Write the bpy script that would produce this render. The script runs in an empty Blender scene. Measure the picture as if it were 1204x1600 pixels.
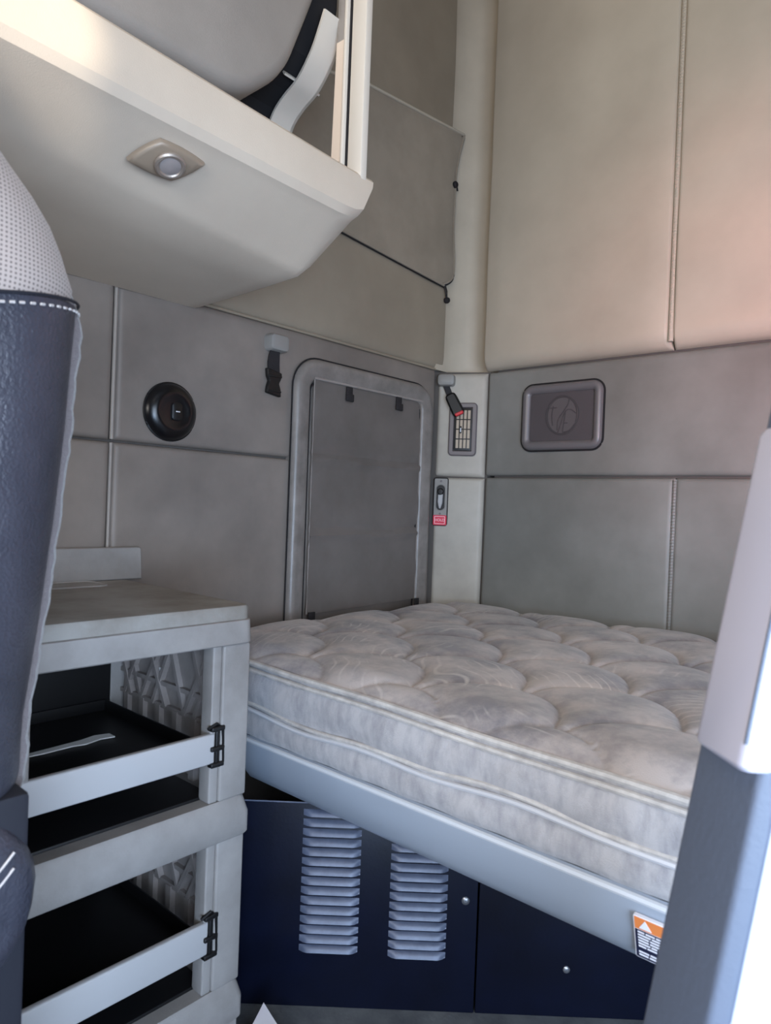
import bpy, bmesh, math, random
from mathutils import Vector, Matrix
random.seed(4)
PI = math.pi
S = bpy.context.scene
COL = S.collection
E = 1.0            # eye height of the camera above the cab floor (m)
AX = -1.449        # face of the left wall
BY = 1.955         # face of the rear wall

# ------------------------------------------------------------------ materials
def lin(c):
    return tuple((v / 12.92 if v <= .04045 else ((v + .055) / 1.055) ** 2.4) for v in [k / 255 for k in c])

def mat(name, rgb, rough=.6, metal=0., rgb2=None, scale=6., detail=5., ramp=(.35, .7), bump=0., bscale=300., coat=0.,
        spec=.5, stretch=None, sheen=0., bump2=0., b2scale=20.):
    m = bpy.data.materials.new(name)
    m.use_nodes = True
    nt = m.node_tree
    N, L = nt.nodes, nt.links
    b = N['Principled BSDF']
    b.inputs['Base Color'].default_value = (*lin(rgb), 1)
    b.inputs['Roughness'].default_value = rough
    b.inputs['Metallic'].default_value = metal
    b.inputs['Coat Weight'].default_value = coat
    b.inputs['Specular IOR Level'].default_value = spec
    b.inputs['Sheen Weight'].default_value = sheen
    tc = N.new('ShaderNodeTexCoord')
    vec = tc.outputs['Object']
    if stretch:
        mp = N.new('ShaderNodeMapping')
        mp.inputs['Scale'].default_value = stretch
        L.new(vec, mp.inputs['Vector'])
        vec = mp.outputs['Vector']
    if rgb2 is not None:
        n = N.new('ShaderNodeTexNoise')
        n.inputs['Scale'].default_value = scale
        n.inputs['Detail'].default_value = detail
        n.inputs['Roughness'].default_value = .62
        L.new(vec, n.inputs['Vector'])
        r = N.new('ShaderNodeValToRGB')
        r.color_ramp.elements[0].position = ramp[0]
        r.color_ramp.elements[1].position = ramp[1]
        r.color_ramp.elements[0].color = (*lin(rgb), 1)
        r.color_ramp.elements[1].color = (*lin(rgb2), 1)
        L.new(n.outputs['Fac'], r.inputs['Fac'])
        L.new(r.outputs['Color'], b.inputs['Base Color'])
    prev = None
    for k, (st, sc) in enumerate(((bump, bscale), (bump2, b2scale))):
        if st:
            n2 = N.new('ShaderNodeTexNoise')
            n2.inputs['Scale'].default_value = sc
            n2.inputs['Detail'].default_value = 2
            L.new(tc.outputs['Object'], n2.inputs['Vector'])
            bp = N.new('ShaderNodeBump')
            bp.inputs['Strength'].default_value = st
            bp.inputs['Distance'].default_value = .002 if k == 0 else .01
            L.new(n2.outputs['Fac'], bp.inputs['Height'])
            if prev:
                L.new(prev, bp.inputs['Normal'])
            prev = bp.outputs['Normal']
    if prev:
        L.new(prev, b.inputs['Normal'])
    return m

M = {}
M['vinyl_low'] = mat('grey vinyl lower', (136, 126, 118), .5, rgb2=(106, 98, 92), scale=2.6, bump=.12, bscale=420, bump2=.12, b2scale=9, spec=.4)
M['vinyl_rear'] = mat('grey vinyl rear', (132, 131, 126), .5, rgb2=(104, 103, 98), scale=2.2, bump=.12, bscale=420, bump2=.12, b2scale=9, spec=.4)
M['vinyl_up'] = mat('beige vinyl upper', (188, 177, 160), .5, rgb2=(170, 159, 143), scale=2., bump=.1, bscale=420, bump2=.1, b2scale=7, spec=.4)
M['vinyl_corner'] = mat('pale vinyl corner', (182, 175, 164), .5, rgb2=(156, 150, 140), scale=4., bump=.1, bscale=420, spec=.4)
M['pipe_left'] = mat('left wall piping', (150, 141, 133), .55)
M['vinyl_up_shade'] = mat('beige vinyl upper shaded', (156, 143, 125), .5, rgb2=(138, 126, 110), scale=2.4, bump=.1, bscale=420, bump2=.1, b2scale=7, spec=.35)  # darker copy of the upper vinyl; the wall's shade is in the colour
M['vinyl_column'] = mat('cream vinyl column', (200, 187, 168), .5, rgb2=(182, 170, 152), scale=3, bump=.1, bscale=420, spec=.4)
M['backing'] = mat('wall backing', (84, 79, 75), .9)
M['ceiling'] = mat('ceiling fabric', (190, 178, 160), .9, bump=.3, bscale=200)
M['floor'] = mat('floor rubber', (104, 108, 112), .75, rgb2=(74, 78, 84), scale=14, bump=.4, bscale=120)
M['plastic'] = mat('beige plastic', (206, 192, 175), .5, rgb2=(195, 181, 165), scale=3, bump=.15, bscale=500, spec=.4)
M['plastic_grey'] = mat('bin plastic', (150, 142, 134), .55, rgb2=(136, 129, 122), scale=4, bump=.15, bscale=500)
M['plastic_pale'] = mat('pale post plastic', (214, 204, 190), .5)
M['pink_fin'] = mat('cream fin', (226, 206, 186), .5)
M['dark_gap'] = mat('dark gap', (22, 20, 22), .9)
M['hatch'] = mat('hatch plastic', (136, 129, 124), .36, rgb2=(112, 106, 101), scale=18, bump=.1, bscale=300, spec=.5)
M['curtain'] = mat('hatch curtain fabric', (152, 142, 136), .75, rgb2=(130, 121, 115), scale=4, bump=.3, bscale=700, sheen=.2)
M['flap'] = mat('flap fabric', (154, 141, 124), .85, rgb2=(136, 124, 108), scale=5, bump=.3, bscale=700, sheen=.2)
M['piping'] = mat('seam piping', (186, 174, 158), .6)
M['stitch'] = mat('stitch thread', (120, 112, 106), .8)
M['webbing'] = mat('black webbing', (30, 27, 30), .7, bump=.5, bscale=500)
M['black'] = mat('black plastic', (9, 8, 10), .5)
M['gloss_black'] = mat('gloss black speaker', (9, 9, 13), .28)
M['mount_grey'] = mat('mount grey', (138, 135, 131), .45)
M['vent_frame'] = mat('vent frame', (104, 97, 99), .4)
M['vent_slat'] = mat('vent slat beige', (176, 160, 142), .5)
M['red'] = mat('red button', (196, 30, 44), .4)
M['red_label'] = mat('red label', (214, 44, 72), .45)
M['pink_white'] = mat('label print', (250, 205, 212), .5)
M['white_print'] = mat('white print', (232, 232, 240), .6)
M['orange'] = mat('orange print', (226, 132, 70), .6)
M['navy_print'] = mat('black print', (24, 30, 58), .5)
M['shelf'] = mat('shelf grey plastic', (148, 144, 141), .55, rgb2=(128, 124, 121), scale=9, bump=.15, bscale=300, bump2=.1, b2scale=30)
M['shelf_top'] = mat('dusty shelf top', (148, 145, 140), .6, rgb2=(116, 109, 101), scale=6, ramp=(.4, .68), bump=.2, bscale=300)
M['rail_pale'] = mat('drawer rail', (172, 171, 172), .4)
M['lattice'] = mat('lattice plastic', (140, 131, 126), .55, rgb2=(118, 110, 106), scale=16)
M['scrap'] = mat('torn paper', (226, 224, 220), .8)
M['alu'] = mat('satin painted rail', (164, 174, 188), .32, metal=.25, bump=.05, bscale=200, spec=.5)
M['rail_lip'] = mat('rail lip', (196, 200, 206), .4)
M['navy'] = mat('dark navy painted steel', (10, 15, 34), .36, rgb2=(7, 10, 24), scale=8, bump=.08, bscale=160, spec=.3)
M['louvre'] = mat('louvre steel', (96, 104, 124), .4, metal=.1, rgb2=(78, 86, 106), scale=30)
M['screw'] = mat('screw steel', (150, 152, 158), .35, metal=.8)
M['bed_pan'] = mat('bed pan', (14, 14, 17), .7)
M['mat_side'] = mat('mattress side fabric', (176, 173, 174), .75, rgb2=(126, 125, 131), scale=45, ramp=(.4, .85), bump=.4, bscale=500, stretch=(1, 1, .4), sheen=.2, bump2=.25, b2scale=26)
M['mat_tape'] = mat('mattress tape', (200, 195, 190), .5, rgb2=(166, 161, 158), scale=40)
M['tape_clear'] = mat('shiny wavy tape', (192, 192, 196), .3)
M['leather'] = mat('dark leather', (64, 65, 76), .36, bump=.7, bscale=260, rgb2=(50, 52, 63), scale=12, spec=.6)
M['seat_trim'] = mat('seat trim lint', (104, 96, 96), .95, bump=1, bscale=300, sheen=.5)
M['seat_shell'] = mat('dark seat shell', (28, 30, 40), .6)
M['thread'] = mat('pale thread', (196, 190, 188), .8)
M['paper'] = mat('white paper', (226, 220, 222), .7)
M['post_grey'] = mat('pale grey post', (176, 176, 186), .5, bump=.15, bscale=200)
M['post_side'] = mat('grey post side shade', (92, 100, 116), .5, bump=.2, bscale=200)  # shaded side of the post as a darker colour; the cover groove borrows it
M['post_white'] = mat('white gloss plastic', (206, 204, 220), .35)
M['chrome'] = mat('worn chrome', (170, 158, 148), .42, metal=.6)
M['lens'] = mat('lamp lens', (150, 142, 140), .25, spec=.6, coat=.3)
M['bezel'] = mat('lamp bezel', (150, 134, 117), .42, metal=.15)
M['spk_frame'] = mat('speaker frame', (104, 100, 101), .32)
M['wire'] = mat('dark cable', (38, 33, 36), .6)
M['cone'] = mat('speaker cone', (150, 142, 140), .7)

def quilt_mat():
    m = mat('quilted ticking', (184, 173, 166), .7, bump=.25, bscale=600, sheen=.25)
    nt = m.node_tree
    N, L = nt.nodes, nt.links
    b = N['Principled BSDF']
    tc = N.new('ShaderNodeTexCoord')
    big = N.new('ShaderNodeTexNoise')
    big.inputs['Scale'].default_value = 7
    big.inputs['Detail'].default_value = 8
    big.inputs['Roughness'].default_value = .68
    L.new(tc.outputs['Object'], big.inputs['Vector'])
    r = N.new('ShaderNodeValToRGB')
    r.color_ramp.elements[0].position = .38
    r.color_ramp.elements[0].color = (*lin((122, 118, 122)), 1)
    r.color_ramp.elements[1].position = .6
    r.color_ramp.elements[1].color = (*lin((182, 172, 168)), 1)
    L.new(big.outputs['Fac'], r.inputs['Fac'])
    # woven arc pattern: thin pale swirling lines
    wv = N.new('ShaderNodeTexWave')
    wv.wave_type = 'RINGS'; wv.rings_direction = 'Z'
    wv.inputs['Scale'].default_value = 14; wv.inputs['Distortion'].default_value = 26
    wv.inputs['Detail'].default_value = 1.5; wv.inputs['Detail Scale'].default_value = .35
    L.new(tc.outputs['Object'], wv.inputs['Vector'])
    gt = N.new('ShaderNodeMapRange'); gt.inputs['From Min'].default_value = .82; gt.inputs['From Max'].default_value = 1
    L.new(wv.outputs['Fac'], gt.inputs['Value'])
    nz = N.new('ShaderNodeTexNoise'); nz.inputs['Scale'].default_value = 9; nz.inputs['Detail'].default_value = 3
    L.new(tc.outputs['Object'], nz.inputs['Vector'])
    ng = N.new('ShaderNodeMapRange'); ng.inputs['From Min'].default_value = .52; ng.inputs['From Max'].default_value = .66
    L.new(nz.outputs['Fac'], ng.inputs['Value'])
    m2 = N.new('ShaderNodeMath'); m2.operation = 'MULTIPLY'
    L.new(gt.outputs['Result'], m2.inputs[0]); L.new(ng.outputs['Result'], m2.inputs[1])
    m3 = N.new('ShaderNodeMath'); m3.operation = 'MULTIPLY'; m3.inputs[1].default_value = .5
    L.new(m2.outputs[0], m3.inputs[0])
    mx = N.new('ShaderNodeMix'); mx.data_type = 'RGBA'
    mx.inputs[7].default_value = (*lin((216, 208, 202)), 1)
    L.new(m3.outputs[0], mx.inputs[0]); L.new(r.outputs['Color'], mx.inputs[6])
    L.new(mx.outputs[2], b.inputs['Base Color'])
    return m
M['quilt'] = quilt_mat()

def grid_mat():
    """seat fabric with a small dotted weave"""
    m = mat('dotted seat fabric', (168, 156, 150), .9, sheen=.2)
    nt = m.node_tree
    N, L = nt.nodes, nt.links
    b = N['Principled BSDF']
    tc = N.new('ShaderNodeTexCoord')
    sep = N.new('ShaderNodeSeparateXYZ')
    L.new(tc.outputs['Object'], sep.inputs[0])
    outs = []
    for ax, k in (('Y', 1350.), ('Z', 1350.)):
        a = N.new('ShaderNodeMath'); a.operation = 'MULTIPLY'; a.inputs[1].default_value = k
        s = N.new('ShaderNodeMath'); s.operation = 'SINE'
        L.new(sep.outputs[ax], a.inputs[0]); L.new(a.outputs[0], s.inputs[0])
        outs.append(s)
    p = N.new('ShaderNodeMath'); p.operation = 'ADD'
    L.new(outs[0].outputs[0], p.inputs[0]); L.new(outs[1].outputs[0], p.inputs[1])
    mr = N.new('ShaderNodeMapRange'); mr.inputs['From Min'].default_value = .5; mr.inputs['From Max'].default_value = 1.6
    L.new(p.outputs[0], mr.inputs['Value'])
    mx = N.new('ShaderNodeMix'); mx.data_type = 'RGBA'
    mx.inputs[6].default_value = (*lin((176, 163, 156)), 1)
    mx.inputs[7].default_value = (*lin((92, 84, 84)), 1)
    L.new(mr.outputs['Result'], mx.inputs[0])
    L.new(mx.outputs[2], b.inputs['Base Color'])
    return m
M['grid'] = grid_mat()

def mesh_mat():
    """fine perforated grille: partly see-through"""
    m = bpy.data.materials.new('perforated grille')
    m.use_nodes = True
    nt = m.node_tree
    N, L = nt.nodes, nt.links
    b = N['Principled BSDF']
    b.inputs['Base Color'].default_value = (*lin((92, 86, 88)), 1)
    b.inputs['Roughness'].default_value = .6
    t = N.new('ShaderNodeBsdfTransparent')
    mx = N.new('ShaderNodeMixShader')
    mx.inputs[0].default_value = .4
    L.new(t.outputs[0], mx.inputs[1]); L.new(b.outputs[0], mx.inputs[2])
    L.new(mx.outputs[0], N['Material Output'].inputs['Surface'])
    return m
M['grille'] = mesh_mat()

# ------------------------------------------------------------------ objects
BASE = {}

def obj(name, bm, m, parent=None, smooth=True, base=None, angle=40):
    """link a bmesh given in world coordinates as ONE mesh object"""
    bmesh.ops.recalc_face_normals(bm, faces=bm.faces)
    if parent is not None:
        base = BASE[parent.name]
    elif base is None:
        xs = [v.co for v in bm.verts]
        base = Vector(((min(c.x for c in xs) + max(c.x for c in xs)) / 2, (min(c.y for c in xs) + max(c.y for c in xs)) / 2, min(c.z for c in xs)))
    base = Vector(base)
    bmesh.ops.translate(bm, vec=-base, verts=bm.verts)
    if smooth:
        ca = math.cos(math.radians(angle))
        for f in bm.faces:
            f.smooth = True
        for e in bm.edges:
            if len(e.link_faces) == 2 and e.link_faces[0].normal.dot(e.link_faces[1].normal) < ca:
                e.smooth = False
    me = bpy.data.meshes.new(name)
    bm.to_mesh(me)
    bm.free()
    me.materials.append(M[m])
    o = bpy.data.objects.new(name, me)
    COL.objects.link(o)
    if parent is not None:
        o.parent = parent
    else:
        o.location = base
    BASE[o.name] = base
    return o

def thing(name, label, cat, base, group=None):
    o = bpy.data.objects.new(name, None)
    o.empty_display_size = .05
    COL.objects.link(o)
    o.location = base
    BASE[o.name] = Vector(base)
    return tag(o, label, cat, group)

def tag(o, label, cat, group=None):
    o['label'] = label
    o['category'] = cat
    if group:
        o['group'] = group
    return o

def struct(o, label=None):
    o['kind'] = 'structure'
    if label:
        o['label'] = label
    return o

class Frame:
    """a plane in the cab: u along it, v up it, h out of it"""
    def __init__(s, o, u, v):
        s.o = Vector(o); s.u = Vector(u).normalized(); s.v = Vector(v).normalized(); s.n = s.u.cross(s.v)
    def p(s, u, v, h=0.):
        return s.o + s.u * u + s.v * v + s.n * h

LEFT = Frame((AX, 0, E), (0, 1, 0), (0, 0, 1))        # u = y, v = z above eye
REAR = Frame((0, BY, E), (1, 0, 0), (0, 0, 1))        # u = x
CORN = Frame((-1.449, 1.876, E), (.146, .079, 0), (0, 0, 1))
CW = math.hypot(.146, .079)
FRONT = Frame((0, .888, E), (1, 0, 0), (0, 0, 1))     # front of the bunk
PANEL = Frame((-1.02, .932, E), (.751, .660, 0), (0, 0, 1))
SHELF = Frame((-.978, 0, E), (0, 1, 0), (0, 0, 1))    # front of the shelf tower

def box(bm, x0, x1, y0, y1, z0, z1, fr=None):
    vs = []
    for x in (x0, x1):
        for y in (y0, y1):
            for z in (z0, z1):
                vs.append(bm.verts.new(fr.p(x, y, z) if fr else (x, y, z)))
    for f in ((0, 1, 3, 2), (4, 6, 7, 5), (0, 4, 5, 1), (2, 3, 7, 6), (0, 2, 6, 4), (1, 5, 7, 3)):
        bm.faces.new([vs[i] for i in f])
    return vs

def bev(bm, w, seg=2):
    bmesh.ops.bevel(bm, geom=list(bm.edges), offset=w, segments=seg, profile=.5, affect='EDGES', clamp_overlap=True)

def boxbm(*a, b=0., seg=2, fr=None):
    bm = bmesh.new()
    box(bm, *a, fr=fr)
    bmesh.ops.recalc_face_normals(bm, faces=bm.faces)
    if b:
        bev(bm, b, seg)
    return bm

def merge(dst, src):
    me = bpy.data.meshes.new('tmp')
    src.to_mesh(me); src.free()
    dst.from_mesh(me)
    bpy.data.meshes.remove(me)

def loops_bm(loops, close=True, cap0=True, cap1=True, bm=None):
    """skin a list of equal-length point loops"""
    bm = bm or bmesh.new()
    L = [[bm.verts.new(p) for p in lp] for lp in loops]
    n = len(L[0])
    for a, b in zip(L, L[1:]):
        for i in range(n if close else n - 1):
            j = (i + 1) % n
            bm.faces.new((a[i], a[j], b[j], b[i]))
    if cap0: bm.faces.new(L[0][::-1])
    if cap1: bm.faces.new(L[-1])
    return bm

def rr(cu, cv, w, h, r, n=6):
    """rounded rectangle outline (u, v)"""
    r = min(r, w / 2 - 1e-4, h / 2 - 1e-4)
    out = []
    for k, (sx, sy) in enumerate(((1, 1), (-1, 1), (-1, -1), (1, -1))):
        for i in range(n + 1):
            a = (k + i / n) * PI / 2
            out.append((cu + sx * (w / 2 - r) + r * math.cos(a), cv + sy * (h / 2 - r) + r * math.sin(a)))
    return out

def rr_loft(fr, cu, cv, w, h, r, prof, n=6, cap0=True, cap1=True):
    """loft rounded rectangles: prof = [(inset, height)]"""
    return loops_bm([[fr.p(u, v, hh) for u, v in rr(cu, cv, w - 2 * d, h - 2 * d, max(r - d, .001), n)] for d, hh in prof], cap0=cap0, cap1=cap1)

def inset_poly(pts, d):
    """inset a convex-ish outline towards its centroid-side normals"""
    n = len(pts)
    area = sum(pts[i][0] * pts[(i + 1) % n][1] - pts[(i + 1) % n][0] * pts[i][1] for i in range(n))
    sg = 1 if area > 0 else -1
    out = []
    for i in range(n):
        a, b, c = Vector(pts[i - 1]), Vector(pts[i]), Vector(pts[(i + 1) % n])
        e1 = (b - a).normalized(); e2 = (c - b).normalized()
        n1 = Vector((-e1.y, e1.x)) * sg; n2 = Vector((-e2.y, e2.x)) * sg
        m = (n1 + n2)
        m = m / max(m.dot(n1), .35) if m.length > 1e-6 else n1
        out.append(tuple(b + m * d))
    return out

def round_poly(pts, r, n=5):
    out = []
    m = len(pts)
    for i in range(m):
        p = Vector(pts[i]); a = Vector(pts[i - 1]); c = Vector(pts[(i + 1) % m])
        rr_ = r[i] if isinstance(r, (list, tuple)) else r
        if rr_ <= 0:
            out.append(tuple(p)); continue
        p0 = p + (a - p).normalized() * min(rr_, (a - p).length * .45)
        p1 = p + (c - p).normalized() * min(rr_, (c - p).length * .45)
        for k in range(n + 1):
            t = k / n
            q = p0 * (1 - t) ** 2 + p * 2 * t * (1 - t) + p1 * t * t
            out.append(tuple(q))
    return out

def plate(fr, pts, prof, cap0=True, cap1=True):
    """loft an outline: prof = [(inset, height)]"""
    return loops_bm([[fr.p(u, v, h) for u, v in (inset_poly(pts, d) if d else pts)] for d, h in prof], cap0=cap0, cap1=cap1)

def tube(bm, pts, r, n=8, cap=True, flat=1.):
    pts = [Vector(p) for p in pts]
    rings = []
    up = Vector((0, 0, 1))
    for i, p in enumerate(pts):
        t = (pts[min(i + 1, len(pts) - 1)] - pts[max(i - 1, 0)]).normalized()
        ref = up if abs(t.dot(up)) < .95 else Vector((1, 0, 0))
        a = t.cross(ref).normalized(); b = a.cross(t)
        rad = r[i] if isinstance(r, (list, tuple)) else r
        rings.append([bm.verts.new(p + a * math.cos(2 * PI * k / n) * rad * flat + b * math.sin(2 * PI * k / n) * rad) for k in range(n)])
    for A, B in zip(rings, rings[1:]):
        for i in range(n):
            bm.faces.new((A[i], A[(i + 1) % n], B[(i + 1) % n], B[i]))
    if cap:
        bm.faces.new(rings[0][::-1]); bm.faces.new(rings[-1])
    return bm

def ring_tube(bm, pts, r, n=8):
    pts = [Vector(p) for p in pts]
    m = len(pts)
    rings = []
    for i, p in enumerate(pts):
        t = (pts[(i + 1) % m] - pts[i - 1]).normalized()
        ref = Vector((0, 0, 1)) if abs(t.z) < .9 else Vector((1, 0, 0))
        a = t.cross(ref).normalized(); b = a.cross(t)
        rings.append([bm.verts.new(p + a * math.cos(2 * PI * k / n) * r + b * math.sin(2 * PI * k / n) * r) for k in range(n)])
    for i in range(m):
        A, B = rings[i], rings[(i + 1) % m]
        for k in range(n):
            bm.faces.new((A[k], A[(k + 1) % n], B[(k + 1) % n], B[k]))
    return bm

def lathe(fr, cu, cv, prof, n=40, cap=True):
    """profile [(radius, height)] turned about the frame normal"""
    return loops_bm([[fr.p(cu + r * math.cos(2 * PI * k / n), cv + r * math.sin(2 * PI * k / n), h) for k in range(n)] for r, h in prof], cap0=True, cap1=cap)

def spline(pts, n=8):
    P = [Vector(p) for p in pts]
    out = []
    for i in range(len(P) - 1):
        a = P[max(i - 1, 0)]; b = P[i]; c = P[i + 1]; d = P[min(i + 2, len(P) - 1)]
        for k in range(n):
            t = k / n
            out.append(.5 * ((2 * b) + (c - a) * t + (2 * a - 5 * b + 4 * c - d) * t * t + (3 * b - a - 3 * c + d) * t ** 3))
    out.append(P[-1])
    return out

def axis(a, b, step, edge, fine=6):
    """grid coordinates, finer near both ends"""
    v = [a + edge * (k / fine) ** 1.6 for k in range(fine)]
    n = max(2, int((b - a - 2 * edge) / step))
    v += [a + edge + (b - a - 2 * edge) * k / n for k in range(n + 1)]
    v += [b - edge * (k / fine) ** 1.6 for k in range(fine - 1, -1, -1)]
    return v

def pad(fr, u0, u1, v0, v1, t, r, seed=0, step=.06, puff=0., wob=.0015, back=-.013, rt=None, top=None):
    """an upholstered panel: domed, rolled edges, slight waviness. rt = (left, right, bottom, top) roll radii"""
    rl, rr_, rb, ru = rt or (r, r, r, r)
    us, vs = axis(u0, u1, step, max(rl, rr_, .012)), axis(v0, v1, step, max(rb, ru, .012))
    def f(d, r):
        if r <= 0: return 1.
        d = max(0., min(1., d / r))
        return math.sqrt(max(0., 1 - (1 - d) ** 2))
    bm = bmesh.new()
    G = []
    for u in us:
        row = []
        for v in vs:
            k = min(f(u - u0, rl), f(u1 - u, rr_)) * min(f(v - v0, rb), f(v1 - v, ru))
            s = math.sin(PI * (u - u0) / (u1 - u0)) * math.sin(PI * (v - v0) / (v1 - v0))
            h = back + (t - back) * k + puff * s + wob * k * (math.sin(u * 17 + seed) * math.sin(v * 13 + seed * 2.1) + .6 * math.sin(u * 31 + v * 9 + seed))
            row.append(bm.verts.new(fr.p(u, v, h)))
        G.append(row)
    for i in range(len(us) - 1):
        for j in range(len(vs) - 1):
            bm.faces.new((G[i][j], G[i + 1][j], G[i + 1][j + 1], G[i][j + 1]))
    return bm

def stitches(fr, u, v0, v1, h, w=.0048, pitch=.0085, r=.0011):
    """ladder stitching across a piped seam"""
    bm = bmesh.new()
    v = v0
    while v < v1:
        tube(bm, [fr.p(u - w, v, h - .0035), fr.p(u - w * .4, v + .0008, h), fr.p(u + w * .4, v + .0012, h), fr.p(u + w, v + .002, h - .0035)], r, 5)
        v += pitch
    return bm

def text_bm(s, size, fr, u, v, h, depth=.0004):
    cu = bpy.data.curves.new('txt', 'FONT')
    cu.body = s; cu.size = size; cu.extrude = depth; cu.align_x = 'CENTER'; cu.align_y = 'CENTER'
    o = bpy.data.objects.new('txt', cu)
    me = bpy.data.meshes.new_from_object(o)
    bm = bmesh.new(); bm.from_mesh(me)
    for w in bm.verts:
        w.co = fr.p(u + w.co.x, v + w.co.y, h + w.co.z)
    bpy.data.meshes.remove(me); bpy.data.objects.remove(o); bpy.data.curves.remove(cu)
    return bm

# ------------------------------------------------------------------ the cab shell
ZC = 3.0     # ceiling height above the floor
struct(obj('floor', boxbm(-1.60, 1.0, -1.7, 2.15, -.06, 0), 'floor', smooth=False))
struct(obj('ceiling', boxbm(-1.60, 1.0, -1.7, 2.15, ZC, ZC + .06), 'ceiling', smooth=False))

# left wall: backing (with the side window of the front cab cut out) + padded panels
bm = boxbm(-1.60, -1.464, -1.7, 2.15, 0, .85)
merge(bm, boxbm(-1.60, -1.464, -.05, 2.15, .85, ZC))
merge(bm, boxbm(-1.60, -1.482, -1.7, -.05, 1.45, ZC))
merge(bm, boxbm(-1.60, -1.482, -1.7, -1.35, .85, 1.45))
wl = struct(obj('wall_left', bm, 'backing', smooth=False))
Y0, YM, YE = -.04, .735, 1.868
obj('padded_panel', pad(LEFT, Y0, YM - .003, .118, .462, 0, .02, 1, rt=(.02, .014, .012, .02)), 'vinyl_low', wl)
obj('padded_panel', pad(LEFT, YM + .003, YE, .118, .462, 0, .02, 2, rt=(.014, .02, .012, .02)), 'vinyl_low', wl)
obj('padded_panel', pad(LEFT, Y0, YM - .003, -.97, .114, 0, .02, 3, rt=(.02, .014, .01, .012)), 'vinyl_low', wl)
obj('padded_panel', pad(LEFT, YM + .003, YE, -.97, .114, 0, .02, 4, rt=(.014, .02, .01, .012)), 'vinyl_low', wl)
obj('padded_panel', pad(LEFT, Y0, 1.90, .466, 1.98, .004, .05, 5, rt=(.02, .004, .045, .02), puff=.004), 'vinyl_up_shade', wl)
bm = bmesh.new()
tube(bm, [LEFT.p(YM, v, -.006) for v in (-.95, -.4, .112)], .004)
tube(bm, [LEFT.p(YM, v, -.004) for v in (.12, .3, .455)], .0045)
obj('seam_piping', bm, 'pipe_left', wl)
bm = bmesh.new()
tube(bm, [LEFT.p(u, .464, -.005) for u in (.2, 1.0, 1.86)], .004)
obj('seam_piping', bm, 'vinyl_up_shade', wl)

# rear wall
bm = boxbm(-1.272, 1.0, BY + .016, BY + .12, 0, ZC)
wr = struct(obj('wall_rear', bm, 'backing', smooth=False))
XS = -.682
RX0 = CORN.p(CW, 0).x + .002
obj('padded_panel', pad(REAR, RX0, .90, .110, .452, 0, .02, 6, rt=(.010, .02, .014, .02), puff=.003), 'vinyl_rear', wr)
obj('padded_panel', pad(REAR, RX0, XS - .002, -.97, .104, 0, .02, 7, rt=(.016, .016, .01, .014), puff=.003), 'vinyl_rear', wr)
obj('padded_panel', pad(REAR, XS + .002, .90, -.97, .104, 0, .02, 8, rt=(.012, .02, .01, .014), puff=.003), 'vinyl_rear', wr)
obj('padded_panel', pad(REAR, RX0 - .012, -.702, .458, 1.98, .03, .03, 9, rt=(.016, .016, .05, .02), puff=.006), 'vinyl_up', wr)
obj('padded_panel', pad(REAR, -.698, .90, .458, 1.98, .03, .03, 10, rt=(.010, .02, .05, .02), puff=.006), 'vinyl_up', wr)
obj('stitched_seam', stitches(REAR, XS, -.62, .098, .0012), 'stitch', wr)
obj('stitched_seam', stitches(REAR, -.700, .475, 1.96, .0297, .005), 'piping', wr)
bm = bmesh.new()
tube(bm, [REAR.p(XS, v, -.006) for v in (-.95, -.3, .1)], .006)
obj('seam_piping', bm, 'vinyl_rear', wr)
bm = bmesh.new()
tube(bm, [REAR.p(-.700, v, .022) for v in (.475, 1., 1.96)], .007)
obj('seam_piping', bm, 'vinyl_up', wr)

# padded corner between the left and rear walls
bm = loops_bm([[Vector((-1.60, 1.86, z)), Vector((-1.478, 1.86, z)), Vector((-1.30, BY + .015, z)), Vector((-1.30, BY + .12, z)), Vector((-1.6, BY + .12, z))] for z in (0, E + .455)])
wc = struct(obj('wall_corner', bm, 'backing', smooth=False))
obj('corner_pad', pad(CORN, .0, CW + .002, .103, .452, .004, .016, 11, step=.02, rt=(.012, .02, .016, .02)), 'vinyl_corner', wc)
obj('corner_pad', pad(CORN, .0, CW + .002, -.97, .101, .002, .016, 12, step=.03, rt=(.012, .02, .01, .012)), 'vinyl_corner', wc)
# upper corner column: a soft concave roll running up to the ceiling
arc = [(-1.449, 1.86), (-1.449, 1.895), (-1.446, 1.925), (-1.432, 1.955), (-1.405, 1.985), (-1.36, 2.01), (-1.29, 2.02), (-1.25, 2.02)]
arc = [tuple(q)[:2] for q in spline([(a, b, 0) for a, b in arc], 4)]
bm = loops_bm([[Vector((x, y, z)) for x, y in arc] + [Vector((-1.25, 2.09, z)), Vector((-1.52, 2.09, z)), Vector((-1.52, 1.86, z))] for z in (E + .462, E + .48, E + 1., E + 1.98)])
obj('corner_column', bm, 'vinyl_column', wc)

# right wall: open doorway towards the front of the cab, closed beside the bunk
bm = boxbm(.95, 1.06, .75, 2.15, 0, ZC)
merge(bm, boxbm(.95, 1.06, -1.7, .75, 1.75, ZC))
merge(bm, boxbm(.95, 1.06, -1.7, .75, 0, .22))
merge(bm, boxbm(.95, 1.06, -1.7, -1.45, .2, 1.8))
struct(obj('wall_right', bm, 'vinyl_rear', smooth=False))
# front: dashboard wall below, windscreen opening above
bm = boxbm(-1.6, 1.06, -1.8, -1.7, 0, .85)
merge(bm, boxbm(-1.6, 1.06, -1.8, -1.7, 1.85, ZC))
struct(obj('wall_front', bm, 'vinyl_low', smooth=False))

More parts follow.
